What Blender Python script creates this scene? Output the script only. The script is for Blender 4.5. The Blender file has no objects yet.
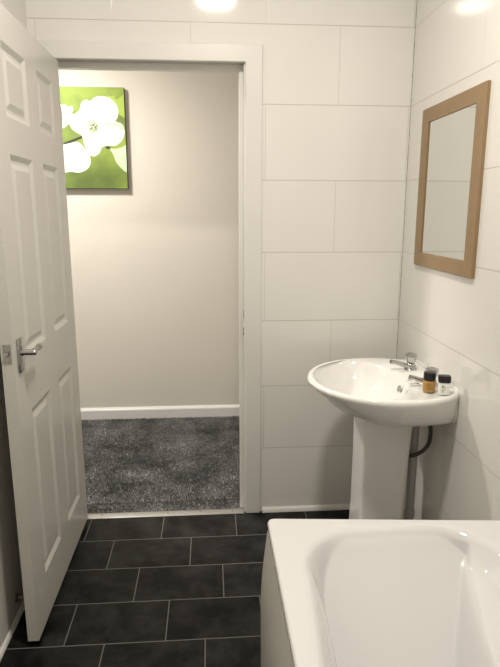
import bpy, bmesh, math, random
from math import sin, cos, pi, radians, sqrt
from mathutils import Vector, Matrix
random.seed(7)
scn = bpy.context.scene
C = scn.collection

# ------------------------------------------------------------------ camera
F_PX, YAW, PITCH, ROLL = 564.31, 0.07221, -0.21264, 0.001027
cam_d = bpy.data.cameras.new('camera'); cam = bpy.data.objects.new('camera', cam_d); C.objects.link(cam)
cam_d.sensor_fit = 'HORIZONTAL'; cam_d.sensor_width = 36; cam_d.lens = 36 * F_PX / 500
cam_d.clip_start = 0.02
fw = Vector((sin(YAW)*cos(PITCH), cos(YAW)*cos(PITCH), sin(PITCH)))
rt = Vector((cos(YAW), -sin(YAW), 0)); up = rt.cross(fw)
r2 = rt*cos(ROLL) + up*sin(ROLL); u2 = up*cos(ROLL) - rt*sin(ROLL)
M = Matrix((r2, u2, -fw)).transposed().to_4x4(); M.translation = Vector((-0.84598, -2.43635, 1.39291))
cam.matrix_world = M
scn.camera = cam

# ------------------------------------------------------------------ world, exposure, lights
w = bpy.data.worlds.new('world'); scn.world = w; w.use_nodes = True
w.node_tree.nodes['Background'].inputs[0].default_value = (1, .95, .88, 1)
w.node_tree.nodes['Background'].inputs[1].default_value = 0.05
vs = scn.view_settings
vs.view_transform = 'Standard'; vs.look = 'None'; vs.gamma = 1; vs.use_curve_mapping = False
vs.exposure = 0.0
WARM = (1.0, 0.94, 0.84)
LIGHTS = [  # x, y, z, radius, watts, colour, label
    (-0.785, -1.27, 2.66, 0.118, 26.5, WARM, 'round white flush ceiling light over the middle of the bathroom floor'),
    (-1.88,  0.50, 2.44, 0.118, 34.0, (1.0, 0.945, 0.86), 'round white flush ceiling light in the hallway beyond the door'),
]
for lx, ly, lz, lr, lw, lc, lab in LIGHTS:
    ld = bpy.data.lights.new('ceiling_lamp_light', 'AREA'); ld.shape = 'DISK'; ld.size = lr*2*0.86
    ld.energy = lw; ld.color = lc
    lo = bpy.data.objects.new('ceiling_lamp_light', ld); C.objects.link(lo); lo.location = (lx, ly, lz-0.034)

# ------------------------------------------------------------------ helpers
def tag(o, label=None, cat=None, group=None, kind=None):
    if label: o['label'] = label
    if cat: o['category'] = cat
    if group: o['group'] = group
    if kind: o['kind'] = kind
    return o
def obj(name, bm, mat, parent=None, smooth=False, recalc=True):
    if recalc: bmesh.ops.recalc_face_normals(bm, faces=bm.faces[:])
    me = bpy.data.meshes.new(name); bm.to_mesh(me); bm.free()
    for m in (mat if isinstance(mat, (list, tuple)) else [mat]): me.materials.append(m)
    if smooth is not False:
        for p in me.polygons: p.use_smooth = True
        if smooth is not True: me.set_sharp_from_angle(angle=radians(smooth))
    o = bpy.data.objects.new(name, me); C.objects.link(o)
    if parent: o.parent = parent
    return o
def child_at(o, parent):   # keep world-space vertices under a placed parent
    o.parent = parent; o.matrix_parent_inverse = Matrix.Translation(-parent.location); return o
def empty(name, loc, label=None, cat=None, group=None, kind=None):
    o = bpy.data.objects.new(name, None); C.objects.link(o); o.location = loc; o.empty_display_size = .05
    return tag(o, label, cat, group, kind)
def part(name, bm, mat, parent, smooth=False):
    o = obj(name, bm, mat, None, smooth); return child_at(o, parent)
def sub(name, bm, mat, parent, smooth=False):  # child of a part (a mesh whose own origin is the world origin)
    o = obj(name, bm, mat, None, smooth); o.parent = parent; return o
def BM(): return bmesh.new()
def box(bm, x0, x1, y0, y1, z0, z1, bev=0, seg=2, mi=0):
    r = bmesh.ops.create_cube(bm, size=1)
    for v in r['verts']:
        v.co = Vector(((x0+x1)/2+v.co.x*(x1-x0), (y0+y1)/2+v.co.y*(y1-y0), (z0+z1)/2+v.co.z*(z1-z0)))
    fs = set(f for v in r['verts'] for f in v.link_faces)
    for f in fs: f.material_index = mi
    if bev:
        es = set(e for v in r['verts'] for e in v.link_edges)
        bmesh.ops.bevel(bm, geom=list(es), offset=bev, segments=seg, profile=.5, affect='EDGES', clamp_overlap=True)
    return bm
def rings(bm, secs, cap0=True, cap1=True, closed=True, mi=0):
    vs_ = [[bm.verts.new(p) for p in s] for s in secs]
    n = len(vs_[0])
    for a, b in zip(vs_, vs_[1:]):
        for i in range(n if closed else n-1):
            j = (i+1) % n
            f = bm.faces.new((a[i], a[j], b[j], b[i])); f.material_index = mi
    if cap0: bm.faces.new(vs_[0][::-1]).material_index = mi
    if cap1: bm.faces.new(vs_[-1]).material_index = mi
    return bm
def frame_of(d):
    d = d.normalized(); a = Vector((0,0,1)) if abs(d.z) < .9 else Vector((1,0,0))
    u = d.cross(a).normalized(); return u, d.cross(u).normalized()
def lathe(bm, prof, c, axis=(0,0,1), n=32, mi=0, cap0=True, cap1=True):
    d = Vector(axis).normalized(); u, v = frame_of(d); c = Vector(c)
    secs = [[c + d*h + (u*cos(2*pi*i/n)+v*sin(2*pi*i/n))*r for i in range(n)] for r, h in prof]
    return rings(bm, secs, cap0, cap1, True, mi)
def tube(bm, pts, rad, n=12, mi=0):
    pts = [Vector(p) for p in pts]; secs = []; u = None
    for i, p in enumerate(pts):
        d = (pts[min(i+1, len(pts)-1)] - pts[max(i-1, 0)]).normalized()
        if u is None: u, v = frame_of(d)
        else:
            u = (u - d*u.dot(d)).normalized(); v = d.cross(u)
        r = rad(i/(len(pts)-1)) if callable(rad) else rad
        secs.append([p + (u*cos(2*pi*k/n)+v*sin(2*pi*k/n))*r for k in range(n)])
    return rings(bm, secs, True, True, True, mi)
def catmull(P, m=10):
    P = [Vector(p) for p in P]; Q = [P[0]*2-P[1]] + P + [P[-1]*2-P[-2]]; out = []
    for i in range(1, len(Q)-2):
        for k in range(m):
            t = k/m; a, b, c, d = Q[i-1], Q[i], Q[i+1], Q[i+2]
            out.append(.5*((2*b) + (c-a)*t + (2*a-5*b+4*c-d)*t*t + (3*b-a-3*c+d)*t**3))
    return out + [P[-1]]
def rrect(cx, cy, hx, hy, r, z, n=8):
    out = []
    for sx, sy, a0 in ((1,1,0), (-1,1,pi/2), (-1,-1,pi), (1,-1,1.5*pi)):
        for k in range(n+1):
            a = a0 + k/n*pi/2; out.append(Vector((cx+sx*(hx-r)+r*cos(a), cy+sy*(hy-r)+r*sin(a), z)))
    return out

# ------------------------------------------------------------------ materials
def mat(name, col, rough=.5, metal=0, bump=None, var=None, coat=0, ior=1.45, trans=0):
    m = bpy.data.materials.new(name); m.use_nodes = True; nt = m.node_tree; b = nt.nodes['Principled BSDF']
    b.inputs['Base Color'].default_value = (*col, 1); b.inputs['Roughness'].default_value = rough
    b.inputs['Metallic'].default_value = metal; b.inputs['IOR'].default_value = ior
    b.inputs['Coat Weight'].default_value = coat; b.inputs['Transmission Weight'].default_value = trans
    tc = nt.nodes.new('ShaderNodeTexCoord')
    if var:  # (scale, amount)
        n = nt.nodes.new('ShaderNodeTexNoise'); n.inputs['Scale'].default_value = var[0]; n.inputs['Detail'].default_value = 5
        nt.links.new(tc.outputs['Object'], n.inputs['Vector'])
        mr = nt.nodes.new('ShaderNodeMapRange'); mr.inputs['To Min'].default_value = 1-var[1]; mr.inputs['To Max'].default_value = 1+var[1]
        mr.inputs['From Min'].default_value = .3; mr.inputs['From Max'].default_value = .7
        nt.links.new(n.outputs['Fac'], mr.inputs['Value'])
        vm = nt.nodes.new('ShaderNodeVectorMath'); vm.operation = 'SCALE'; vm.inputs[0].default_value = col
        nt.links.new(mr.outputs['Result'], vm.inputs['Scale']); nt.links.new(vm.outputs[0], b.inputs['Base Color'])
    if bump:  # (scale, strength, distance)
        n = nt.nodes.new('ShaderNodeTexNoise'); n.inputs['Scale'].default_value = bump[0]; n.inputs['Detail'].default_value = 4
        nt.links.new(tc.outputs['Object'], n.inputs['Vector'])
        bp = nt.nodes.new('ShaderNodeBump'); bp.inputs['Strength'].default_value = bump[1]; bp.inputs['Distance'].default_value = bump[2]
        nt.links.new(n.outputs['Fac'], bp.inputs['Height']); nt.links.new(bp.outputs['Normal'], b.inputs['Normal'])
    return m

def tile_mat(name, ax_u, ax_v, v0, dv, u0, wu, shift, grout_w, tile_col, grout_col, rough, var, mottled=0, bumpd=.0006, wave=None, vert=1.0, spec=.5):
    """tiles laid in rows along u; row r = floor((v-v0)/dv); joints at u0 + r*shift + n*wu"""
    m = bpy.data.materials.new(name); m.use_nodes = True; nt = m.node_tree; N = nt.nodes; L = nt.links
    b = N['Principled BSDF']; b.inputs['Specular IOR Level'].default_value = spec
    tc = N.new('ShaderNodeTexCoord'); sp = N.new('ShaderNodeSeparateXYZ'); L.new(tc.outputs['Object'], sp.inputs[0])
    def mth(op, a, bb=None, c=None, clamp=False):
        n = N.new('ShaderNodeMath'); n.operation = op; n.use_clamp = clamp
        for i, x in enumerate((a, bb, c)):
            if x is None: continue
            if isinstance(x, (int, float)): n.inputs[i].default_value = x
            else: L.new(x, n.inputs[i])
        return n.outputs[0]
    U = sp.outputs[ax_u]; V = sp.outputs[ax_v]
    vv = mth('DIVIDE', mth('SUBTRACT', V, v0), dv); row = mth('FLOOR', vv); fv = mth('SUBTRACT', vv, row)
    uu = mth('DIVIDE', mth('SUBTRACT', mth('SUBTRACT', U, u0), mth('MULTIPLY', row, shift)), wu)
    col = mth('FLOOR', uu); fu = mth('SUBTRACT', uu, col)
    dvv = mth('MULTIPLY', mth('MINIMUM', fv, mth('SUBTRACT', 1, fv)), abs(dv))
    duu = mth('MULTIPLY', mth('MINIMUM', fu, mth('SUBTRACT', 1, fu)), wu)
    def mask(d):
        mr = N.new('ShaderNodeMapRange'); mr.interpolation_type = 'SMOOTHSTEP'
        mr.inputs['From Min'].default_value = grout_w*.35; mr.inputs['From Max'].default_value = grout_w*.65+.0004
        L.new(d, mr.inputs['Value']); return mr.outputs['Result']
    tile = mth('MULTIPLY', mth('MULTIPLY_ADD', mask(duu), vert, 1-vert), mask(dvv))
    cb = N.new('ShaderNodeCombineXYZ'); L.new(row, cb.inputs[0]); L.new(col, cb.inputs[1])
    wn = N.new('ShaderNodeTexWhiteNoise'); L.new(cb.outputs[0], wn.inputs['Vector'])
    val = mth('ADD', mth('MULTIPLY', wn.outputs['Value'], 2*var), 1-var)
    if mottled:
        off = N.new('ShaderNodeVectorMath'); off.operation = 'MULTIPLY_ADD'; off.inputs[1].default_value = (3, 3, 3)
        L.new(wn.outputs['Color'], off.inputs[0]); L.new(tc.outputs['Object'], off.inputs[2])
        n1 = N.new('ShaderNodeTexNoise'); n1.inputs['Scale'].default_value = 9; n1.inputs['Detail'].default_value = 8; n1.inputs['Roughness'].default_value = .65
        L.new(off.outputs[0], n1.inputs['Vector'])
        q = N.new('ShaderNodeMapRange'); q.inputs['From Min'].default_value = .38; q.inputs['From Max'].default_value = .72
        q.inputs['To Min'].default_value = 1-mottled*.5; q.inputs['To Max'].default_value = 1+mottled
        L.new(n1.outputs['Fac'], q.inputs['Value']); val = mth('MULTIPLY', val, q.outputs['Result'])
        n3 = N.new('ShaderNodeTexNoise'); n3.inputs['Scale'].default_value = 120; n3.inputs['Detail'].default_value = 3
        L.new(off.outputs[0], n3.inputs['Vector'])
        q3 = N.new('ShaderNodeMapRange'); q3.inputs['From Min'].default_value = .66; q3.inputs['From Max'].default_value = .74
        q3.inputs['To Min'].default_value = 1; q3.inputs['To Max'].default_value = 1.7
        L.new(n3.outputs['Fac'], q3.inputs['Value']); val = mth('MULTIPLY', val, q3.outputs['Result'])
    sc = N.new('ShaderNodeVectorMath'); sc.operation = 'SCALE'; sc.inputs[0].default_value = tile_col; L.new(val, sc.inputs['Scale'])
    mx = N.new('ShaderNodeMix'); mx.data_type = 'RGBA'; mx.inputs[6].default_value = (*grout_col, 1)
    L.new(tile, mx.inputs[0]); L.new(sc.outputs[0], mx.inputs[7]); L.new(mx.outputs[2], b.inputs['Base Color'])
    rr = mth('MULTIPLY_ADD', tile, rough-.7, .7)
    L.new(rr, b.inputs['Roughness'])
    bp = N.new('ShaderNodeBump'); bp.inputs['Distance'].default_value = bumpd; bp.inputs['Strength'].default_value = .6
    L.new(tile, bp.inputs['Height']); last = bp
    if wave:
        n2 = N.new('ShaderNodeTexNoise'); n2.inputs['Scale'].default_value = wave[0]; n2.inputs['Detail'].default_value = 2
        L.new(tc.outputs['Object'], n2.inputs['Vector'])
        b2 = N.new('ShaderNodeBump'); b2.inputs['Distance'].default_value = wave[1]; b2.inputs['Strength'].default_value = 1
        L.new(n2.outputs['Fac'], b2.inputs['Height']); L.new(bp.outputs['Normal'], b2.inputs['Normal']); last = b2
    L.new(last.outputs['Normal'], b.inputs['Normal'])
    return m

TILE = (.79, .77, .735); GROUT = (.50, .47, .42)
M_tile_back = tile_mat('white_wall_tile_back', 0, 2, .0213, .30, -.307, .5991, .29955, .0024, TILE, GROUT, .07, .012, wave=(3.5, .0005), vert=.6)
M_tile_right = tile_mat('white_wall_tile_right', 1, 2, .0213, .30, -.625, .5991, .29955, .0024, TILE, GROUT, .07, .012, wave=(3.5, .0005), vert=.3)
M_floor = tile_mat('charcoal_floor_tile', 0, 1, -.1989, -.2020, -1.2716, .33115, -.1995+.33115, .0030, (.0095, .0095, .0095), (.18, .175, .165), .45, .2, mottled=2.2, wave=(45, .0006), spec=.2)
M_paint = mat('white_bathroom_paint', (.74, .72, .68), .6, bump=(60, .15, .001))
M_ceil = mat('white_ceiling_paint', (.85, .84, .81), .8)
M_hall = mat('cream_hall_paint', (.76, .72, .655), .7, var=(1.6, .02), bump=(90, .2, .0008))
M_gloss = mat('white_gloss_paint', (.74, .725, .69), .28, bump=(35, .12, .0008), var=(5, .02))
M_door = mat('shaded_white_door_paint', (.585, .57, .53), .3, bump=(35, .12, .0008), var=(5, .02))  # same white as the frame, darkened so the door's shading sits in the colour
M_trim = mat('white_skirting_paint', (.84, .83, .82), .35)
M_seal = mat('white_sealant', (.76, .75, .72), .4)
M_dirty = mat('grey_corner_grout', (.34, .31, .27), .8, var=(30, .4))
M_cer = mat('white_vitreous_china', (.83, .82, .795), .07, coat=.3)
M_bath = mat('white_acrylic_bath', (.725, .715, .72), .05, coat=.3)
M_panel = mat('white_bath_panel', (.74, .71, .66), .3)
M_chrome = mat('polished_chrome', (.48, .48, .475), .1, 1)
M_chrome_d = mat('worn_satin_chrome', (.42, .41, .38), .3, 1, var=(60, .15))
M_alu = mat('brushed_aluminium', (.6, .6, .6), .32, 1, bump=(200, .2, .0004))
M_frame = mat('tan_painted_wood', (.30, .20, .105), .45, var=(14, .05), bump=(80, .2, .0005))
M_mirror = mat('silvered_mirror_glass', (.80, .82, .80), .015, 1)
M_black = mat('black_plastic', (.012, .012, .013), .3)
M_blackcanvas = mat('dark_canvas_edge', (.03, .035, .02), .7)
M_amber = mat('amber_shower_gel', (.40, .225, .06), .12, coat=.4)
M_amberlab = mat('brown_print', (.25, .12, .03), .4)
M_lotion = mat('white_lotion_bottle', (.80, .81, .74), .2, coat=.3)
M_green = mat('dark_green_print', (.20, .25, .13), .5)
M_clearcap = mat('grey_clear_plastic', (.45, .45, .45), .12, coat=.5)
M_pipe = mat('grey_plastic_pipe', (.46, .455, .44), .4)
M_hose = mat('dark_braided_hose', (.07, .07, .07), .35, .5, bump=(400, .8, .001))
M_dark = mat('dark_recess', (.01, .01, .01), .9)
M_wood_raw = mat('bare_hole_dark_wood', (.03, .02, .015), .8)
M_carpet = mat('dark_grey_carpet_backing', (.03, .03, .032), .95)
def lamp_mat():
    m = bpy.data.materials.new('glowing_white_diffuser'); m.use_nodes = True; b = m.node_tree.nodes['Principled BSDF']
    b.inputs['Base Color'].default_value = (.9, .9, .88, 1)
    b.inputs['Emission Color'].default_value = (1, .9, .76, 1); b.inputs['Emission Strength'].default_value = 6
    return m
M_lamp = lamp_mat()
def carpet_mat():
    m = bpy.data.materials.new('dark_grey_carpet_pile'); m.use_nodes = True; nt = m.node_tree; N = nt.nodes; L = nt.links; b = N['Principled BSDF']
    b.inputs['Roughness'].default_value = .95
    tc = N.new('ShaderNodeTexCoord')
    n = N.new('ShaderNodeTexNoise'); n.inputs['Scale'].default_value = 4.2; n.inputs['Detail'].default_value = 4; n.inputs['Roughness'].default_value = .6
    L.new(tc.outputs['Object'], n.inputs['Vector'])
    n2 = N.new('ShaderNodeTexNoise'); n2.inputs['Scale'].default_value = 170; n2.inputs['Detail'].default_value = 2
    L.new(tc.outputs['Object'], n2.inputs['Vector'])
    a = N.new('ShaderNodeMapRange'); a.inputs['From Min'].default_value = .36; a.inputs['From Max'].default_value = .66; a.inputs['To Min'].default_value = .55; a.inputs['To Max'].default_value = 1.6
    L.new(n.outputs['Fac'], a.inputs['Value'])
    c = N.new('ShaderNodeMapRange'); c.inputs['From Min'].default_value = .35; c.inputs['From Max'].default_value = .65; c.inputs['To Min'].default_value = .35; c.inputs['To Max'].default_value = 1.75
    L.new(n2.outputs['Fac'], c.inputs['Value'])
    mm = N.new('ShaderNodeMath'); mm.operation = 'MULTIPLY'; L.new(a.outputs[0], mm.inputs[0]); L.new(c.outputs[0], mm.inputs[1])
    s = N.new('ShaderNodeVectorMath'); s.operation = 'SCALE'; s.inputs[0].default_value = (.19, .19, .19); L.new(mm.outputs[0], s.inputs['Scale'])
    L.new(s.outputs[0], b.inputs['Base Color'])
    return m
M_pile = carpet_mat()
def canvas_mat():
    m = bpy.data.materials.new('green_print_background'); m.use_nodes = True; nt = m.node_tree; N = nt.nodes; L = nt.links; b = N['Principled BSDF']
    b.inputs['Roughness'].default_value = .6
    tc = N.new('ShaderNodeTexCoord')
    n = N.new('ShaderNodeTexNoise'); n.inputs['Scale'].default_value = 3.2; n.inputs['Detail'].default_value = 3
    mp = N.new('ShaderNodeMapping'); mp.inputs['Location'].default_value = (4.3, 0, 1.1)
    L.new(tc.outputs['Object'], mp.inputs['Vector']); L.new(mp.outputs[0], n.inputs['Vector'])
    r = N.new('ShaderNodeValToRGB'); e = r.color_ramp.elements
    e[0].position = .34; e[0].color = (.105, .155, .03, 1); e[1].position = .62; e[1].color = (.30, .41, .06, 1)
    k = r.color_ramp.elements.new(.47); k.color = (.17, .245, .04, 1)
    L.new(n.outputs['Fac'], r.inputs['Fac']); L.new(r.outputs[0], b.inputs['Base Color'])
    return m
M_canvas = canvas_mat()
M_petal = mat('white_petal_print', (.80, .82, .78), .6)
M_petal2 = mat('pale_grey_petal_print', (.56, .62, .52), .6)
M_leafp = mat('pale_green_petal_print', (.58, .68, .48), .6)
M_lime = mat('lime_print', (.38, .52, .08), .6)
M_yel = mat('cream_green_print', (.64, .72, .40), .6)
M_branch = mat('dark_branch_print', (.03, .03, .025), .6)

# ------------------------------------------------------------------ room shell
XL, YN, ZC = -1.534, -2.78, 2.66      # left wall, near wall, ceiling
OX0, OX1, OZ = -1.470, -0.680, 1.993  # structural opening
def shell(name, mats, boxes, label, cat='wall', facemat=None):
    bm = BM()
    for b_ in boxes: box(bm, *b_)
    if facemat:
        for f in bm.faces: f.material_index = facemat(f)
    o = obj(name, bm, mats); return tag(o, label, cat, kind='structure')
shell('floor', M_floor, [(XL-.1, .1, YN-.1, .004, -.08, 0)], 'charcoal brick-laid tile floor of the bathroom with pale grout lines', 'floor')
shell('floor_hall', M_carpet, [(-2.6, .3, .004, 1.40, -.08, 0)], 'dark base of the carpeted hallway beyond the doorway', 'floor')
shell('ceiling', M_ceil, [(XL-.1, .1, YN-.1, .1, ZC, ZC+.08)], 'plain white ceiling over the bathroom', 'ceiling')
shell('ceiling_hall', M_ceil, [(-2.6, .3, .1, 1.40, 2.44, 2.52)], 'plain white ceiling over the hallway', 'ceiling')
shell('wall_back', [M_tile_back, M_hall], [(XL-.1, OX0, 0, .1, 0, ZC), (OX1, .1, 0, .1, 0, ZC), (OX0, OX1, 0, .1, OZ, ZC)],
      'white large-format tiled wall around the doorway', facemat=lambda f: 0 if f.normal.y < -.5 else 1)
shell('wall_right', M_tile_right, [(0, .1, YN-.1, 0, 0, ZC)], 'white large-format tiled wall behind the basin and mirror')
shell('wall_left', M_paint, [(XL-.1, XL, YN-.1, 0, 0, ZC)], 'plain off-white wall behind the open door')
shell('wall_near', M_paint, [(XL-.1, .1, YN-.1, YN, 0, ZC)], 'plain off-white wall opposite the doorway')
shell('wall_hall_far', M_hall, [(-2.6, .3, 1.282, 1.40, 0, 2.44)], 'cream painted hallway wall facing the doorway')
shell('wall_hall_left', M_hall, [(-2.6, -2.5, .1, 1.282, 0, 2.44)], 'cream painted end wall on the left of the hallway')
shell('wall_hall_right', M_hall, [(.2, .3, .1, 1.282, 0, 2.44)], 'cream painted end wall on the right of the hallway')
# hall skirting with a rounded top edge
bm = BM(); prof = [(0, 0), (-.018, 0), (-.018, .066), (-.016, .073), (-.011, .078), (-.008, .083), (0, .085)]
rings(bm, [[Vector((x, 1.282+a, b_)) for a, b_ in prof] for x in (-2.5, .2)])
tag(obj('baseboard_hall', bm, M_trim), 'white skirting board along the foot of the hallway wall', 'skirting board', kind='structure')
# bathroom floor trims
def quadrant(p0, p1, nrm, r=.022, zz=0):
    bm = BM(); p0 = Vector(p0); p1 = Vector(p1); nrm = Vector(nrm)
    prof = [(0, 0)] + [(r*.75*cos(a), r*sin(a)) for a in [k*pi/12 for k in range(7)]]
    return rings(bm, [[p + nrm*a + Vector((0,0,b_)) for a, b_ in prof] for p in (p0, p1)])
tag(obj('baseboard_left', quadrant((XL, YN, 0), (XL, -.018, 0), (1,0,0), .015), M_seal, smooth=40), 'thin white quadrant trim along the foot of the left wall', 'skirting trim', kind='structure')
tag(obj('baseboard_back', quadrant((-.612, 0, 0), (-.0165, 0, 0), (0,-1,0)), M_seal, smooth=40), 'thin white quadrant trim along the foot of the tiled wall beside the doorway', 'skirting trim', kind='structure')
tag(obj('baseboard_right', quadrant((0, -1.02, 0), (0, 0, 0), (-1,0,0)), M_seal, smooth=40), 'thin white quadrant trim under the basin wall', 'skirting trim', kind='structure')
# corner joint between the two tiled walls: a slightly ragged bead
bm = BM(); secs = []
for k in range(121):
    z = .02 + k*(ZC-.02)/120; r = .0022+.0012*random.random()
    secs.append([Vector((.0005, .0005, z)), Vector((-r, .0005, z)), Vector((-r*.4, -r*.4, z)), Vector((.0005, -r, z))])
rings(bm, secs)
tag(obj('trim_corner', bm, M_dirty), 'discoloured grout line in the corner between the tiled walls', 'grout line', kind='structure')

# ------------------------------------------------------------------ door frame
df = empty('door_frame', (-1.06, 0, 0), 'white painted door frame and architrave around the open doorway', 'door frame', kind='structure')
def uframe(xo0, xo1, zo, xi0, xi1, zi, y0, y1):   # an upside-down U, as one mesh
    bm = BM(); pts = [(xo0, 0), (xo0, zo), (xo1, zo), (xo1, 0), (xi1, 0), (xi1, zi), (xi0, zi), (xi0, 0)]
    a = [bm.verts.new((x, y0, z)) for x, z in pts]; b_ = [bm.verts.new((x, y1, z)) for x, z in pts]
    for (i, j, k, l) in ((0, 1, 6, 7), (1, 2, 5, 6), (2, 3, 4, 5)):
        bm.faces.new((a[i], a[j], a[k], a[l])); bm.faces.new((b_[l], b_[k], b_[j], b_[i]))
    for i in range(8):
        j = (i+1) % 8; bm.faces.new((a[j], a[i], b_[i], b_[j]))
    return bm
def beveled(o, wd=.003, seg=2):
    md = o.modifiers.new('bevel', 'BEVEL'); md.width = wd; md.segments = seg; md.limit_method = 'ANGLE'; return o
beveled(part('architrave', uframe(-1.528, -.621, 2.042, -1.462, -.690, 1.976, -.016, .0), M_gloss, df), .004, 3)
beveled(part('architrave', uframe(-1.528, -.621, 2.042, -1.462, -.690, 1.976, .10, .116), M_gloss, df), .004, 3)
part('jamb_lining', uframe(OX0, OX1, OZ, -1.456, -.696, 1.979, 0, .10), M_gloss, df)
beveled(part('door_stop', uframe(-1.456, -.696, 1.979, -1.444, -.714, 1.954, .036, .072), M_gloss, df), .002)
part('strike_plate', box(BM(), -.6972, -.6948, .004, .030, .835, .915, .0005), M_gloss, df)
bm = BM(); box(bm, -.6985, -.6965, .006, .029, .876, .888); box(bm, -.6985, -.6965, .006, .029, .855, .869)
part('latch_hole', bm, M_wood_raw, df)
bm = BM(); box(bm, -.6985, -.6965, .010, .024, .935, .965, .001)
part('latch_lip', bm, M_chrome_d, df)

# threshold strip
ts = empty('threshold_strip', (-1.06, .01, 0), 'silver metal threshold strip between carpet and bathroom tiles', 'threshold strip')
bm = BM(); prof = [(-.018, .0), (-.018, .0025), (-.012, .004), (-.004, .005), (.012, .0055), (.022, .005), (.029, .004), (.030, 0)]
rings(bm, [[Vector((x, a, b_)) for a, b_ in prof] for x in (-1.455, -.697)])
part('metal_bar', bm, M_alu, ts, 40)
for k in range(5):
    bm = BM(); lathe(bm, [(.0045, .0045), (.0045, .0062), (.003, .007)], (-1.36+k*.152, .006, 0), n=14)
    part('screw', bm, M_chrome_d, ts, 40)

# ------------------------------------------------------------------ door leaf (open 90 degrees, swung into the bathroom)
FX, BX = -1.418, -1.453
DY0, DY1, DZ0, DZ1 = -.800, -.036, .020, 1.962
YC = [DY0, -.680, -.466, -.348, -.148, DY1]
ZCU = [DZ0, .186, .775, .958, 1.556, 1.660, 1.862, DZ1]
def panel_side(bm, X, s):
    def v(y, z, d=0): return bm.verts.new((X + s*d, y, z))
    for i in range(5):
        for j in range(7):
            y0, y1, z0, z1 = YC[i], YC[i+1], ZCU[j], ZCU[j+1]
            if i in (1, 3) and j in (1, 3, 5):
                rg = []
                for ins, d in ((0, 0), (.003, -.0015), (.016, -.0085), (.024, -.0085), (.042, -.0025)):
                    rg.append([v(y0+ins, z0+ins, d), v(y1-ins, z0+ins, d), v(y1-ins, z1-ins, d), v(y0+ins, z1-ins, d)])
                for a, b_ in zip(rg, rg[1:]):
                    for k in range(4):
                        bm.faces.new((a[k], a[(k+1) % 4], b_[(k+1) % 4], b_[k]))
                bm.faces.new(rg[-1])
            else:
                bm.faces.new((v(y0, z0), v(y1, z0), v(y1, z1), v(y0, z1)))
bm = BM(); panel_side(bm, FX, 1); panel_side(bm, BX, -1)
for (ya, yb, za, zb) in ((DY0, DY0, DZ0, DZ1), (DY1, DY1, DZ0, DZ1), (DY0, DY1, DZ0, DZ0), (DY0, DY1, DZ1, DZ1)):
    if ya == yb: ps = [(FX, ya, za), (BX, ya, za), (BX, ya, zb), (FX, ya, zb)]
    else: ps = [(FX, ya, za), (FX, yb, za), (BX, yb, za), (BX, ya, za)]
    bm.faces.new([bm.verts.new(p) for p in ps])
bmesh.ops.remove_doubles(bm, verts=bm.verts[:], dist=.00005)
dr = empty('door_1', (FX, DY1, 0), 'white six-panel door standing open into the bathroom on the left', 'door', kind='structure')
leaf = beveled(part('door_leaf', bm, M_door, dr), .0012, 1)
def lever(s, X):  # s=+1 on the room side, -1 on the wall side
    bm = BM(); x0, x1 = sorted((X, X+s*.007)); box(bm, x0, x1, -.770, -.724, .919, 1.024, .003)
    h = part('handle_plate', bm, M_chrome, dr, 40); h['label'] = 'chrome backplate' 
    bm = BM(); L_ = .034 if s > 0 else .030
    lathe(bm, [(.011, 0), (.011, .004), (.009, .007), (.009, L_+.006), (.007, L_+.009)], (X+s*.006, -.742, .978), (s, 0, 0), 20)
    # arm: straight, flaring into a squared paddle at its free end
    secs = []
    for t, hy, hz in ((0, .0075, .008), (.2, .0075, .0075), (.55, .0065, .0065), (.66, .0065, .007), (.7, .0075, .0085), (.97, .0075, .0085), (1, .006, .007)):
        y = -.746 + t*.092; x = X+s*(L_+.002); z = .978
        secs.append([Vector((x+a, y, z+b_)) for a, b_ in ((-hy, -hz*.6), (-hy*.6, -hz), (hy*.6, -hz), (hy, -hz*.6), (hy, hz*.6), (hy*.6, hz), (-hy*.6, hz), (-hy, hz*.6))])
    rings(bm, secs)
    sub('lever', bm, M_chrome, h, 40)
    for z in (.929, 1.014):
        bm = BM(); lathe(bm, [(.0035, .006), (.0035, .0078), (.002, .0084)], (X, -.747, z), (s, 0, 0), 12); sub('screw', bm, M_chrome_d, h, 40)
lever(1, FX); lever(-1, BX)
bm = BM(); box(bm, -1.4465, -1.4235, DY0-.0012, DY0+.001, .957, 1.016, .0006)
lp = part('latch_plate', bm, M_chrome_d, dr)
bm = BM(); box(bm, -1.441, -1.430, DY0-.009, DY0, .979, .993, .002); sub('latch_bolt', bm, M_chrome, lp, 40)
for z in (.964, 1.008):
    bm = BM(); lathe(bm, [(.0035, 0), (.0035, .002), (.002, .0026)], (-1.435, DY0, z), (0, -1, 0), 12); sub('screw', bm, M_chrome, lp, 40)
for z in (.23, 1.72):   # hinges between leaf and jamb
    bm = BM(); lathe(bm, [(.005, 0), (.0055, .002), (.0055, .073), (.005, .075)], (-1.4235, -.026, z), n=14); box(bm, -1.447, -1.425, -.0365, -.033, z, z+.075)
    part('hinge', bm, M_chrome_d, dr, 40)
# door stop on the left wall
st = empty('wall_door_stop', (XL, -.655, .078), 'small dark metal door stop sticking out of the left wall low behind the door', 'door stop')
bm = BM(); lathe(bm, [(.015, 0), (.015, .003), (.010, .006), (.0055, .009), (.0055, .060)], (XL, -.655, .078), (1,0,0), 20)
part('stem', bm, M_chrome_d, st, 40)
bm = BM(); lathe(bm, [(.0085, .058), (.0095, .062), (.0095, .074), (.007, .078)], (XL, -.655, .078), (1,0,0), 20)
part('rubber_tip', bm, M_black, st, 40)

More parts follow.
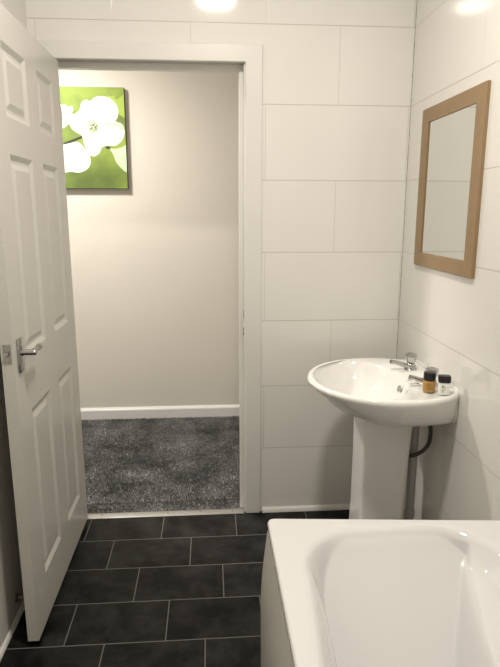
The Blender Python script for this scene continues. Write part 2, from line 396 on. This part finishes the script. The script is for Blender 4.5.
# ------------------------------------------------------------------ hallway carpet pile (uncountable: one object)
vv = []; ff = []; 
def blade(x, y):
    h = .007+random.random()*.006; a = random.random()*2*pi; wd = .0022; dx, dy = cos(a)*wd, sin(a)*wd
    lx = (random.random()-.5)*.007; ly = (random.random()-.5)*.007; i = len(vv)
    vv.extend([(x-dx, y-dy, 0), (x+dx, y+dy, 0), (x+dx*.7+lx, y+dy*.7+ly, h), (x-dx*.7+lx, y-dy*.7+ly, h)]); ff.append((i, i+1, i+2, i+3))
for k in range(95000):
    x = -1.80+random.random()*1.35; y = .036+random.random()*1.225
    if y < .12 and not (-1.44 < x < -.716): continue
    blade(x, y)
me = bpy.data.meshes.new('carpet_pile'); me.from_pydata(vv, [], ff); me.materials.append(M_pile)
bm = BM(); bm.from_mesh(me); box(bm, -1.443, -.715, .035, .105, .0005, .004); box(bm, -2.495, .195, .118, 1.262, .0005, .004)
bm.to_mesh(me); bm.free()
cp = bpy.data.objects.new('hall_carpet', me); C.objects.link(cp)
tag(cp, 'dark grey speckled deep-pile carpet on the hallway floor', 'carpet', kind='stuff')

# ------------------------------------------------------------------ ceiling lights
for lx, ly, lz, lr, lw, lc, lab in LIGHTS:
    e = empty('ceiling_light', (lx, ly, lz), lab, 'ceiling light', 'round flush ceiling lights')
    bm = BM(); lathe(bm, [(lr, 0), (lr, -.022), (lr-.004, -.027), (lr*.88, -.027), (lr*.87, -.02)], (lx, ly, lz), n=48); part('rim', bm, M_trim, e, 40)
    bm = BM(); lathe(bm, [(lr*.865, -.018), (lr*.865, -.026), (lr*.80, -.029), (.001, -.031)], (lx, ly, lz), n=48); part('diffuser', bm, M_lamp, e, 40)

# ------------------------------------------------------------------ mirror
mr_ = empty('wall_mirror', (0, -.44, 1.185), 'rectangular mirror in a tan wooden frame on the tiled wall above the basin', 'mirror')
my0, my1, mz0, mz1 = -.692, -.176, 1.184, 1.776; gy0, gy1, gz0, gz1 = -.630, -.250, 1.236, 1.727
bm = BM(); prof = [(0, 0.0), (0, .011), (.002, .013), (.028, .013), (.050, .0125)]
corn = [(my0, mz0, 1, 1), (my1, mz0, -1, 1), (my1, mz1, -1, -1), (my0, mz1, 1, -1)]
wy, wz = (gy0-my0)/.054, (gz0-mz0)/.054
prof += [(.054, .0115), (.054, .004)]
secs = [[Vector((-h-.0005, y+sy*i*wy, z+sz*i*wz)) for i, h in prof] for y, z, sy, sz in corn]
rings(bm, secs + [secs[0]], False, False, False)
part('mirror_frame', bm, M_frame, mr_, 30)
bm = BM(); box(bm, -.0075, -.0045, gy0-.006, gy1+.006, gz0-.006, gz1+.006); part('mirror_glass', bm, M_mirror, mr_)

# ------------------------------------------------------------------ basin
bs = empty('pedestal_basin', (0, -.44, 0), 'white ceramic pedestal wash basin in the corner under the mirror', 'wash basin')
N = 144; CX, CY = -.27, -.44
def outline(z, xf, b, xc, ex=2.0, back=-.0015, cut=.0, n=N):
    """ray-sampled from (CX, CY): superellipse reaching x=xf in front, half-width b, widest at xc, cut off by the wall"""
    a = xc - xf; ab = .285
    def inside(x, y):
        if x > back: return False
        dx = (x-xc)/(a if x < xc else ab); return abs(dx)**ex + abs((y-CY)/b)**ex < 1
    out = []
    for k in range(n):
        t = 2*pi*k/n; c, s = cos(t), sin(t); lo, hi = 0, .8
        for _ in range(26):
            m = (lo+hi)/2
            if inside(CX+c*m, CY+s*m): lo = m
            else: hi = m
        out.append((lo*c+CX, lo*s+CY, z))
    # soften the two wall corners
    for _ in range(2):
        out = [(min(back, (out[i-1][0]+2*out[i][0]+out[(i+1) % n][0])/4) if out[i][0] > -.02 and False else out[i][0],
                out[i][1], z) for i in range(n)]
    return out
def bowl(z, ax, b, cx, ex=2.0):
    return [(CX+0*cx + (cx-CX) + ax*cos(2*pi*k/N), CY + b*sin(2*pi*k/N), z) for k in range(N)]
def deck(o, zf):
    return [(x, y, zf(x, y)) for x, y, z in o]
def inset(o, d):   # towards the centre
    r_ = []
    for x, y, z in o:
        dx, dy = CX-x, CY-y; l = sqrt(dx*dx+dy*dy); r_.append((x+dx/l*d, y+dy/l*d, z))
    return r_
O = outline(.785, -.482, .287, -.19, 2.05)
def zdeck(base): return lambda x, y: base + .006*max(0, min(1, (x+.05)/.04))
secs = [outline(.668, -.29, .15, -.16, 2.6), outline(.668, -.325, .205, -.17, 2.6), outline(.676, -.345, .222, -.17, 2.5), outline(.690, -.372, .236, -.175, 2.4),
        outline(.712, -.408, .253, -.18, 2.3), outline(.735, -.440, .269, -.185, 2.15), outline(.755, -.466, .280, -.19, 2.05), outline(.768, -.479, .286, -.19, 2.05),
        outline(.777, -.483, .2875, -.19, 2.05)]
secs += [deck(inset(O, .002), zdeck(.783)), deck(inset(O, .007), zdeck(.787)), deck(inset(O, .014), zdeck(.788)), deck(inset(O, .020), zdeck(.7865))]
bw = [(.784, .170, .253, -.288), (.779, .165, .248, -.288), (.765, .158, .240, -.287), (.745, .150, .229, -.285), (.720, .139, .212, -.282), (.698, .124, .187, -.279), (.680, .104, .154, -.276), (.668, .078, .112, -.273), (.661, .048, .065, -.271), (.6585, .022, .022, -.27)]
secs += [bowl(*q) for q in bw]
bm = BM(); rings(bm, [[Vector(p) for p in s] for s in secs], True, True)
part('basin_bowl', bm, M_cer, bs, 50)
bm = BM(); ps = []
for z, x0, x1, hy in ((.001, -.300, -.110, .096), (.012, -.298, -.111, .095), (.05, -.290, -.115, .090), (.25, -.284, -.115, .087), (.45, -.282, -.108, .088), (.60, -.283, -.100, .090), (.6675, -.286, -.092, .095)):
    ps.append(rrect((x0+x1)/2, -.432, (x1-x0)/2, hy, .019, z))
rings(bm, ps); part('pedestal', bm, M_cer, bs, 45)
# waste, plug and chain, overflow
bm = BM(); lathe(bm, [(.026, 0), (.026, .002), (.021, .003), (.019, .0008)], (-.27, -.44, .6583), n=28); wt = part('drain_ring', bm, M_chrome, bs, 40)
bm = BM(); lathe(bm, [(.016, 0), (.021, .006), (.0215, .011), (.006, .013), (.004, .018)], (0, 0, 0), n=24)
bmesh.ops.transform(bm, matrix=Matrix.Translation((-.150, -.500, .7000)) @ Matrix.Rotation(radians(-38), 4, 'Y'), verts=bm.verts[:])
part('plug', bm, M_black, bs, 40)
for yy, rr in ((-.445, .0135), (-.473, .0085)):
    bm = BM(); ax = Vector((-.95, 0, .30)); lathe(bm, [(rr, -.004), (rr, .002), (rr*.8, .0035), (rr*.55, .002), (rr*.5, -.002)], (-.1375, yy, .741), ax, 22)
    part('overflow_ring' if rr > .01 else 'chain_stay', bm, M_chrome, bs, 40)
bm = BM(); pts = catmull([(-.138, -.473, .742), (-.130, -.478, .764), (-.118, -.486, .787), (-.104, -.505, .793), (-.100, -.530, .7915), (-.106, -.545, .7915), (-.120, -.540, .7915), (-.131, -.520, .776), (-.138, -.510, .750), (-.142, -.506, .728), (-.146, -.503, .712)], 9)
for i, p in enumerate(pts[::1]):
    bmesh.ops.create_icosphere(bm, subdivisions=1, radius=.0019, matrix=Matrix.Translation(p))
tube(bm, pts, .0008, 6)
part('plug_chain', bm, M_chrome_d, bs, True)
# bead of sealant where basin meets the wall
wall_y = [(min(p[1] for p in s if p[0] > -.004), s[0][2] if i < 9 else .789) for i, s in enumerate(secs[2:9])]
bm = BM(); pts = catmull([(-.005, y-.003, z) for y, z in wall_y] + [(-.003, wall_y[-1][0]+.010, .793), (-.003, -.60, .795), (-.003, -.44, .795), (-.003, -.27, .795), (-.003, -.235, .79)], 6)
tube(bm, pts, .0065, 8); part('sealant_bead', bm, M_seal, bs, True)

def tap(y, label):
    e = empty('basin_tap', (-.063, y, .788), label, 'tap', 'chrome pillar taps on the basin')
    X, Z = -.063, .7885
    bm = BM(); lathe(bm, [(.0245, 0), (.025, .003), (.022, .007), (.019, .014), (.0175, .020), (.015, .025), (.011, .027), (.011, .034)], (X, y, Z), n=28)
    part('tap_body', bm, M_chrome, e, 40)
    bm = BM(); pts = catmull([(X, y, Z+.010), (X-.020, y, Z+.015), (X-.044, y, Z+.023), (X-.068, y, Z+.031), (X-.080, y, Z+.0335)], 6)
    secs = []
    for i, p in enumerate(pts):
        t = i/(len(pts)-1); hw = .014-.0045*t; hh = .011-.004*t
        secs.append([p+Vector((0, hw*cos(a), hh*sin(a))) for a in [2*pi*k/14 for k in range(14)]])
    rings(bm, secs); part('spout', bm, M_chrome, e, 50)
    bm = BM(); lathe(bm, [(.0085, .006), (.0095, .002), (.0095, -.008), (.0075, -.009)], (X-.076, y, Z+.030), (-.25, 0, -1), n=18)
    bm.verts.ensure_lookup_table(); part('spout_nozzle', bm, M_chrome, e, 40)
    # handle head: fluted, flaring upward
    bm = BM(); secs = []
    for r, h in ((.0125, .027), (.0170, .030), (.0195, .038), (.0212, .051), (.0218, .058), (.0200, .0630), (.014, .065)):
        secs.append([Vector((X+r*(1+.055*cos(5*a))*cos(a), y+r*(1+.055*cos(5*a))*sin(a), Z+h)) for a in [2*pi*k/50 for k in range(50)]])
    rings(bm, secs); hd = part('tap_handle', bm, M_chrome, e, 45)
    bm = BM(); lathe(bm, [(.009, .0645), (.009, .0662), (.007, .067)], (X, y, Z), n=20); sub('handle_cap', bm, M_chrome_d, hd, 40)
tap(-.350, 'chrome tap at the back of the basin nearest the corner')
tap(-.563, 'chrome tap at the back of the basin beside the amber bottle')

# pipework behind the pedestal
wp = empty('waste_pipe', (-.066, -.44, 0), 'grey plastic waste pipe standing behind the basin pedestal', 'pipe')
bm = BM(); lathe(bm, [(.0165, .0), (.0165, .16), (.0165, .56), (.0165, .61)], (-.068, -.45, 0), n=24); part('pipe_run', bm, M_pipe, wp, 40)
bm = BM(); lathe(bm, [(.0175, .595), (.021, .60), (.0215, .640), (.0175, .643)], (-.068, -.45, 0), n=24); part('pipe_collar', bm, M_pipe, wp, 40)
bm = BM(); lathe(bm, [(.0175, .215), (.0195, .217), (.0195, .24), (.0175, .242)], (-.068, -.45, 0), n=24); part('pipe_collar', bm, M_pipe, wp, 40)
bm = BM(); lathe(bm, [(.012, .0), (.012, .0255)], (-.068, -.45, .6425), n=20); box(bm, -.095, -.080, -.462, -.438, .625, .668, .003); part('tap_tail', bm, M_black, wp, 40)
bm = BM(); tube(bm, catmull([(-.036, -.475, .668), (-.028, -.49, .62), (-.024, -.495, .575), (-.030, -.495, .535), (-.050, -.49, .505), (-.078, -.484, .487), (-.104, -.47, .478)], 10), .0075, 14)
tag(obj('flexible_hose', bm, M_hose, smooth=40), 'dark braided flexible hose curling behind the basin pedestal', 'hose')

# toiletries on the basin
zb = .7892
b1 = empty('shower_gel_bottle', (-.098, -.628, zb), 'small amber toiletry bottle with a black cap on the basin edge', 'bottle', 'hotel toiletry bottles on the basin')
bm = BM(); lathe(bm, [(.0180, 0), (.0212, .002), (.0216, .006), (.0216, .036), (.0205, .039), (.016, .041), (.012, .042)], (-.098, -.628, zb), n=32); bd = part('bottle_body', bm, M_amber, b1, 50)
bm = BM(); lathe(bm, [(.0180, .0415), (.0203, .0422), (.0206, .045), (.0206, .066), (.0195, .069), (.014, .070)], (-.098, -.628, zb), n=32); part('bottle_cap', bm, M_black, b1, 40)
bm = BM()
for dz, wdt in ((.031, .5), (.026, .7), (.021, .35), (.016, .6), (.011, .45)):
    n_ = 10; a0 = radians(248); R_ = .0218
    secs = [[Vector((-.098+R_*cos(a0+(k/n_-.5)*wdt*1.6), -.628+R_*sin(a0+(k/n_-.5)*wdt*1.6), zb+dz+h)) for k in range(n_+1)] for h in (0, .0022)]
    rings(bm, secs, False, False, False)
sub('label_print', bm, M_amberlab, bd, False)
b2 = empty('lotion_bottle', (-.061, -.664, zb), 'small white toiletry bottle with a black cap and green print on the basin edge', 'bottle', 'hotel toiletry bottles on the basin')
def rb(secs_, ang=radians(-14)):
    bm = BM(); c, s = cos(ang), sin(ang)
    L_ = [rrect(0, 0, hx, hy, r, z, 5) for z, hx, hy, r in secs_]
    rings(bm, [[Vector((-.061+p.x*c-p.y*s, -.664+p.x*s+p.y*c, zb+p.z)) for p in q] for q in L_]); return bm
bd = part('bottle_body', rb([(0, .017, .0095, .003), (.002, .0195, .0125, .004), (.038, .0195, .0125, .004), (.042, .016, .010, .004), (.0445, .011, .008, .004)]), M_lotion, b2, 50)
part('bottle_cap', rb([(.0435, .0180, .0120, .003), (.045, .0195, .0130, .003), (.064, .0195, .0130, .003), (.0665, .0175, .0115, .003)]), M_black, b2, 40)
bm = BM(); c, s = cos(radians(-14)), sin(radians(-14))
def onface(px, pz, hw, hh):
    vs2 = []
    for a in range(12):
        x = px+hw*cos(a*pi/6); y = -.0129; vs2.append(bm.verts.new((-.061+x*c-y*s, -.664+x*s+y*c, zb+pz+hh*sin(a*pi/6))))
    bm.faces.new(vs2)
for px, pz, hw, hh in ((-.006, .031, .0036, .0022), (-.001, .033, .0022, .0010), (-.006, .0255, .0020, .0024), (.0005, .028, .0030, .0009), (-.005, .0165, .0040, .0016), (-.0015, .020, .0028, .0009), (-.005, .0115, .0034, .0009), (.002, .0235, .0018, .0012)):
    onface(px, pz, hw, hh)
sub('label_print', bm, M_green, bd, False)

# ------------------------------------------------------------------ bath
bt = empty('bathtub', (-.35, -1.85, 0), 'white acrylic bathtub with a moulded interior along the right wall in the foreground', 'bathtub')
RZ = .550
X0, X1, Y1 = -.694, -.006, -2.74
def far(x): return -.999 - .055*(x+.69)/.65      # far edge runs very slightly out of square
ix0, ix1, iy0, iy1, IR = -.622, -.108, -1.068, -2.62, .16   # inner rim contour
def sdf(x, y):   # negative inside
    q_ = max(0, min(1, (-1.18-y)/.50)); x += .036*q_*q_*(3-2*q_)*max(0, min(1, (-.36-x)/.22))
    cx, cy = (ix0+ix1)/2, (iy0+iy1)/2
    qx = abs(x-cx)-(ix1-ix0)/2+IR; qy = abs(y-cy)-(iy0-iy1)/2+IR
    return sqrt(max(qx, 0)**2+max(qy, 0)**2)+min(max(qx, qy), 0)-IR
def interp(P, d):      # smooth monotone curve through the profile points
    if d <= P[0][0]: return P[0][1]
    if d >= P[-1][0]: return P[-1][1]
    n = len(P)
    for i in range(n-1):
        if d < P[i+1][0]:
            def sl(k):
                if k <= 0 or k >= n-1: return 0
                a = (P[k][1]-P[k-1][1])/(P[k][0]-P[k-1][0]); b_ = (P[k+1][1]-P[k][1])/(P[k+1][0]-P[k][0])
                return 0 if a*b_ <= 0 else 2*a*b_/(a+b_)
            h = P[i+1][0]-P[i][0]; t = (d-P[i][0])/h; t2 = t*t; t3 = t2*t
            return (2*t3-3*t2+1)*P[i][1]+(t3-2*t2+t)*h*sl(i)+(-2*t3+3*t2)*P[i+1][1]+(t3-t2)*h*sl(i+1)
SIDE = [(-.012, .0), (0, -.002), (.010, -.008), (.018, -.020), (.028, -.045), (.052, -.13), (.074, -.23), (.098, -.33), (.116, -.375), (.145, -.395), (.21, -.405)]
BACK = [(-.012, 0), (0, -.002), (.012, -.008), (.028, -.022), (.06, -.055), (.16, -.145), (.30, -.255), (.42, -.33), (.55, -.375), (.75, -.395), (1.0, -.405)]
LEDGE = [(-.012, .0), (0, -.002), (.010, -.008), (.022, -.024), (.040, -.046), (.065, -.064), (.12, -.084), (.20, -.098)]
INNER = [(-.01, 0), (0, -.001), (.006, -.006), (.014, -.020), (.030, -.062), (.055, -.135), (.085, -.215), (.12, -.285), (.16, -.325), (.22, -.34)]
def smax(a, b_, k=.014):
    h = max(k-abs(a-b_), 0)/k; return max(a, b_)+h*h*k*.25
def sstep(t):
    t = max(0, min(1, t)); return t*t*(3-2*t)
def ridge_x(y):        # edge of the moulded armrest along the right side
    t = max(0, min(1, (-1.05-y)/.62)); return -.150-.115*sin(t*pi/2)
def zt(x, y):
    d = -sdf(x, y)
    if d <= 0: return RZ+interp(SIDE, d)
    back = interp(BACK, iy0-y); left = smax(interp(SIDE, d), back) if x < -.36 else None
    if left is not None: return RZ+left
    led = interp(LEDGE, d); t = ridge_x(y)-x
    tub = smax(min(-.062, led)-.004+interp(INNER, t), back)
    main = smax(min(0, interp(SIDE, d) if d < .02 else -1), tub) if d < .02 else tub
    w_ = sstep((t+.011)/.013)
    return RZ + led*(1-w_) + max(main, min(led, 0) if t < -.01 else -9)*w_
bm = BM(); nx, ny = 260, 420; grid = []
LIP = .007; CR = .022
for j in range(ny+1):
    t = j/ny; row = []
    for i in range(nx+1):
        x = X0+(X1-X0)*i/nx; yf = far(x); y = yf+(Y1-yf)*(t**1.25)
        z = zt(x, y)
        # rounded outer corners and eased outer lip
        de = min(x-X0, yf-y, y-Y1)
        cx = X0+CR; cy = yf-CR
        if x < cx and y > cy:
            dx, dy = x-cx, y-cy; l = sqrt(dx*dx+dy*dy); mxd = max(abs(dx), abs(dy))
            if l > 0: x = cx+dx*mxd/l; y = cy+dy*mxd/l
            de = CR-mxd
        if de < LIP: z -= LIP-sqrt(max(0, LIP**2-(LIP-de)**2))
        row.append(bm.verts.new((x, y, z)))
    grid.append(row)
for j in range(ny):
    for i in range(nx): bm.faces.new((grid[j][i], grid[j][i+1], grid[j+1][i+1], grid[j+1][i]))
# lip turned down around the edge
loop = grid[0][:] + [grid[j][nx] for j in range(1, ny+1)] + grid[ny][nx-1::-1] + [grid[j][0] for j in range(ny-1, 0, -1)]
ccx, ccy = (X0+X1)/2, -1.88
def low(v, z, ins=0):
    x, y = v.co.x, v.co.y
    if ins: x += ins*(1 if x < ccx else -1)*(1 if abs(x-ccx) > .3 else 0); y += ins*(-1 if y > ccy else 1)*(1 if abs(y-ccy) > .7 else 0)
    return bm.verts.new((x, y, z))
l1 = [low(v, RZ-.020) for v in loop]; l2 = [low(v, RZ-.023, .009) for v in loop]
for A, B in ((loop, l1), (l1, l2)):
    for i in range(len(A)): bm.faces.new((A[i], A[(i+1) % len(A)], B[(i+1) % len(A)], B[i]))
bmesh.ops.remove_doubles(bm, verts=bm.verts[:], dist=.00002)
part('tub', bm, M_bath, bt, True)
# side and end panels, bowed a little outward
def panel_section(z): # x of outer face
    t = 1-z/.515; return -.6945 - .019*sin(min(1, t*2.2)*pi/2) + .004*t
bm = BM(); secs = []
zs = [.001, .02, .06, .12, .2, .28, .35, .40, .44, .47, .495, .522]
for y in (-1.018, Y1+.004):
    secs.append([Vector((panel_section(z), y, z)) for z in zs]+[Vector((panel_section(z)+.012, y, z)) for z in reversed(zs)])
rings(bm, secs); part('side_panel', bm, M_panel, bt, 40)
bm = BM(); box(bm, -.690, -.017, -1.092, -1.084, .001, .515); part('end_panel', bm, M_panel, bt)
bm = BM(); box(bm, -.670, -.02, -1.24, -1.10, .001, .05); part('support_board', bm, M_panel, bt)
# sealant bead
bm = BM(); tube(bm, [(-.0052, -1.06, RZ+.001), (-.0052, Y1+.01, RZ+.001)], .004, 8); part('sealant_bead', bm, M_seal, bt, True)

# ------------------------------------------------------------------ canvas picture in the hall
pc = empty('canvas_picture', (-1.63, 1.28, 1.532), 'square canvas print of white blossom on green hanging on the hallway wall', 'picture')
px0, px1, pz0, pz1, PY = -1.925, -1.345, 1.533, 2.124, 1.247
bm = BM(); box(bm, px0, px1, PY, 1.2815, pz0, pz1, .0015, 1); part('canvas_frame', bm, M_blackcanvas, pc)
bm = BM()
layer = [0]
def poly(pts, mi, smooth=True, d=None):
    layer[0] += 1; y = PY-.0003-layer[0]*.00008
    P = [Vector((a, y, b_)) for a, b_ in pts]
    if smooth:
        Q = []; n = len(P)
        for it in range(3):   # corner cutting keeps concave outlines free of loops
            Q = []; n = len(P)
            for i in range(n):
                a, b_ = P[i], P[(i+1) % n]; Q += [a*.8+b_*.2, a*.2+b_*.8]
            P = Q
    P = [Vector((max(px0+.001, min(px1-.001, p.x)), p.y, max(pz0+.001, min(pz1-.001, p.z)))) for p in P]
    f = bm.faces.new([bm.verts.new(p) for p in P]); f.material_index = mi; f.normal_update()
    if f.normal.y > 0: f.normal_flip()
    bmesh.ops.triangulate(bm, faces=[f])
poly([(px0+.001, pz0+.001), (px1-.001, pz0+.001), (px1-.001, pz1-.001), (px0+.001, pz1-.001)], 0, False)
poly([(-1.457, 2.050), (-1.441, 2.078), (-1.415, 2.071), (-1.4, 2.082), (-1.402, 2.058), (-1.384, 2.056), (-1.336, 2.085), (-1.336, 1.95), (-1.38, 1.971), (-1.381, 2.005), (-1.402, 2.043)], 4, False)
poly([(-1.451, 1.776), (-1.416, 1.768), (-1.366, 1.78), (-1.340, 1.80), (-1.338, 1.628), (-1.358, 1.634), (-1.385, 1.659), (-1.413, 1.693), (-1.426, 1.739)], 3)
poly([(-1.43, 1.765), (-1.39, 1.745), (-1.36, 1.70), (-1.372, 1.70), (-1.40, 1.735)], 2)
poly([(-1.93, 1.70), (-1.73, 1.798), (-1.67, 1.821), (-1.61, 1.844), (-1.602, 1.833), (-1.665, 1.808), (-1.731, 1.785), (-1.93, 1.685)], 6, False)
poly([(-1.475, 1.784), (-1.448, 1.784), (-1.435, 1.770), (-1.463, 1.768)], 6)
poly([(-1.90, 1.73), (-1.82, 1.79), (-1.731, 1.790), (-1.683, 1.800), (-1.636, 1.811), (-1.608, 1.789), (-1.592, 1.761), (-1.565, 1.727), (-1.564, 1.681), (-1.587, 1.646), (-1.636, 1.625), (-1.694, 1.634), (-1.742, 1.622), (-1.82, 1.61), (-1.89, 1.65)], 1)
poly([(-1.90, 2.03), (-1.82, 2.06), (-1.738, 2.017), (-1.697, 2.026), (-1.681, 2.006), (-1.655, 2.018), (-1.65, 1.99), (-1.663, 1.971), (-1.643, 1.965), (-1.669, 1.951), (-1.675, 1.923), (-1.7, 1.895), (-1.73, 1.884), (-1.80, 1.86), (-1.90, 1.88)], 1)
poly([(-1.638, 1.862), (-1.668, 1.884), (-1.682, 1.918), (-1.668, 1.957), (-1.637, 1.974), (-1.613, 1.991), (-1.601, 2.04), (-1.569, 2.054), (-1.547, 2.041), (-1.526, 2.064), (-1.487, 2.075), (-1.436, 2.067), (-1.397, 2.038), (-1.379, 1.994), (-1.389, 1.949), (-1.408, 1.93), (-1.359, 1.916), (-1.347, 1.865), (-1.369, 1.814), (-1.409, 1.785), (-1.45, 1.79), (-1.495, 1.779), (-1.505, 1.744), (-1.542, 1.721), (-1.57, 1.732), (-1.586, 1.761), (-1.601, 1.8), (-1.605, 1.846)], 1)
poly([(-1.50, 1.905), (-1.44, 1.925), (-1.40, 1.925), (-1.36, 1.912), (-1.35, 1.87), (-1.40, 1.90)], 2)
poly([(-1.60, 1.84), (-1.585, 1.80), (-1.57, 1.765), (-1.592, 1.79)], 2)
poly([(-1.575, 1.905), (-1.560, 1.935), (-1.535, 1.945), (-1.510, 1.925), (-1.500, 1.895), (-1.515, 1.865), (-1.54, 1.85), (-1.565, 1.87)], 5)
poly([(-1.56, 1.895), (-1.552, 1.915), (-1.534, 1.920), (-1.516, 1.912), (-1.509, 1.893), (-1.517, 1.874), (-1.535, 1.868), (-1.553, 1.876)], 2)
for k in range(34):
    a = random.random()*2*pi; r = .024*sqrt(random.random()); x, z = -1.534+r*cos(a), 1.894+r*sin(a); q = .0025+.002*random.random()
    poly([(x+q*cos(t), z+q*sin(t)) for t in (0, 1.3, 2.6, 3.9, 5.2)], 6 if random.random() < .7 else 4, False)
cv = obj('canvas_print', bm, [M_canvas, M_petal, M_petal2, M_leafp, M_lime, M_yel, M_branch], recalc=False); child_at(cv, pc)
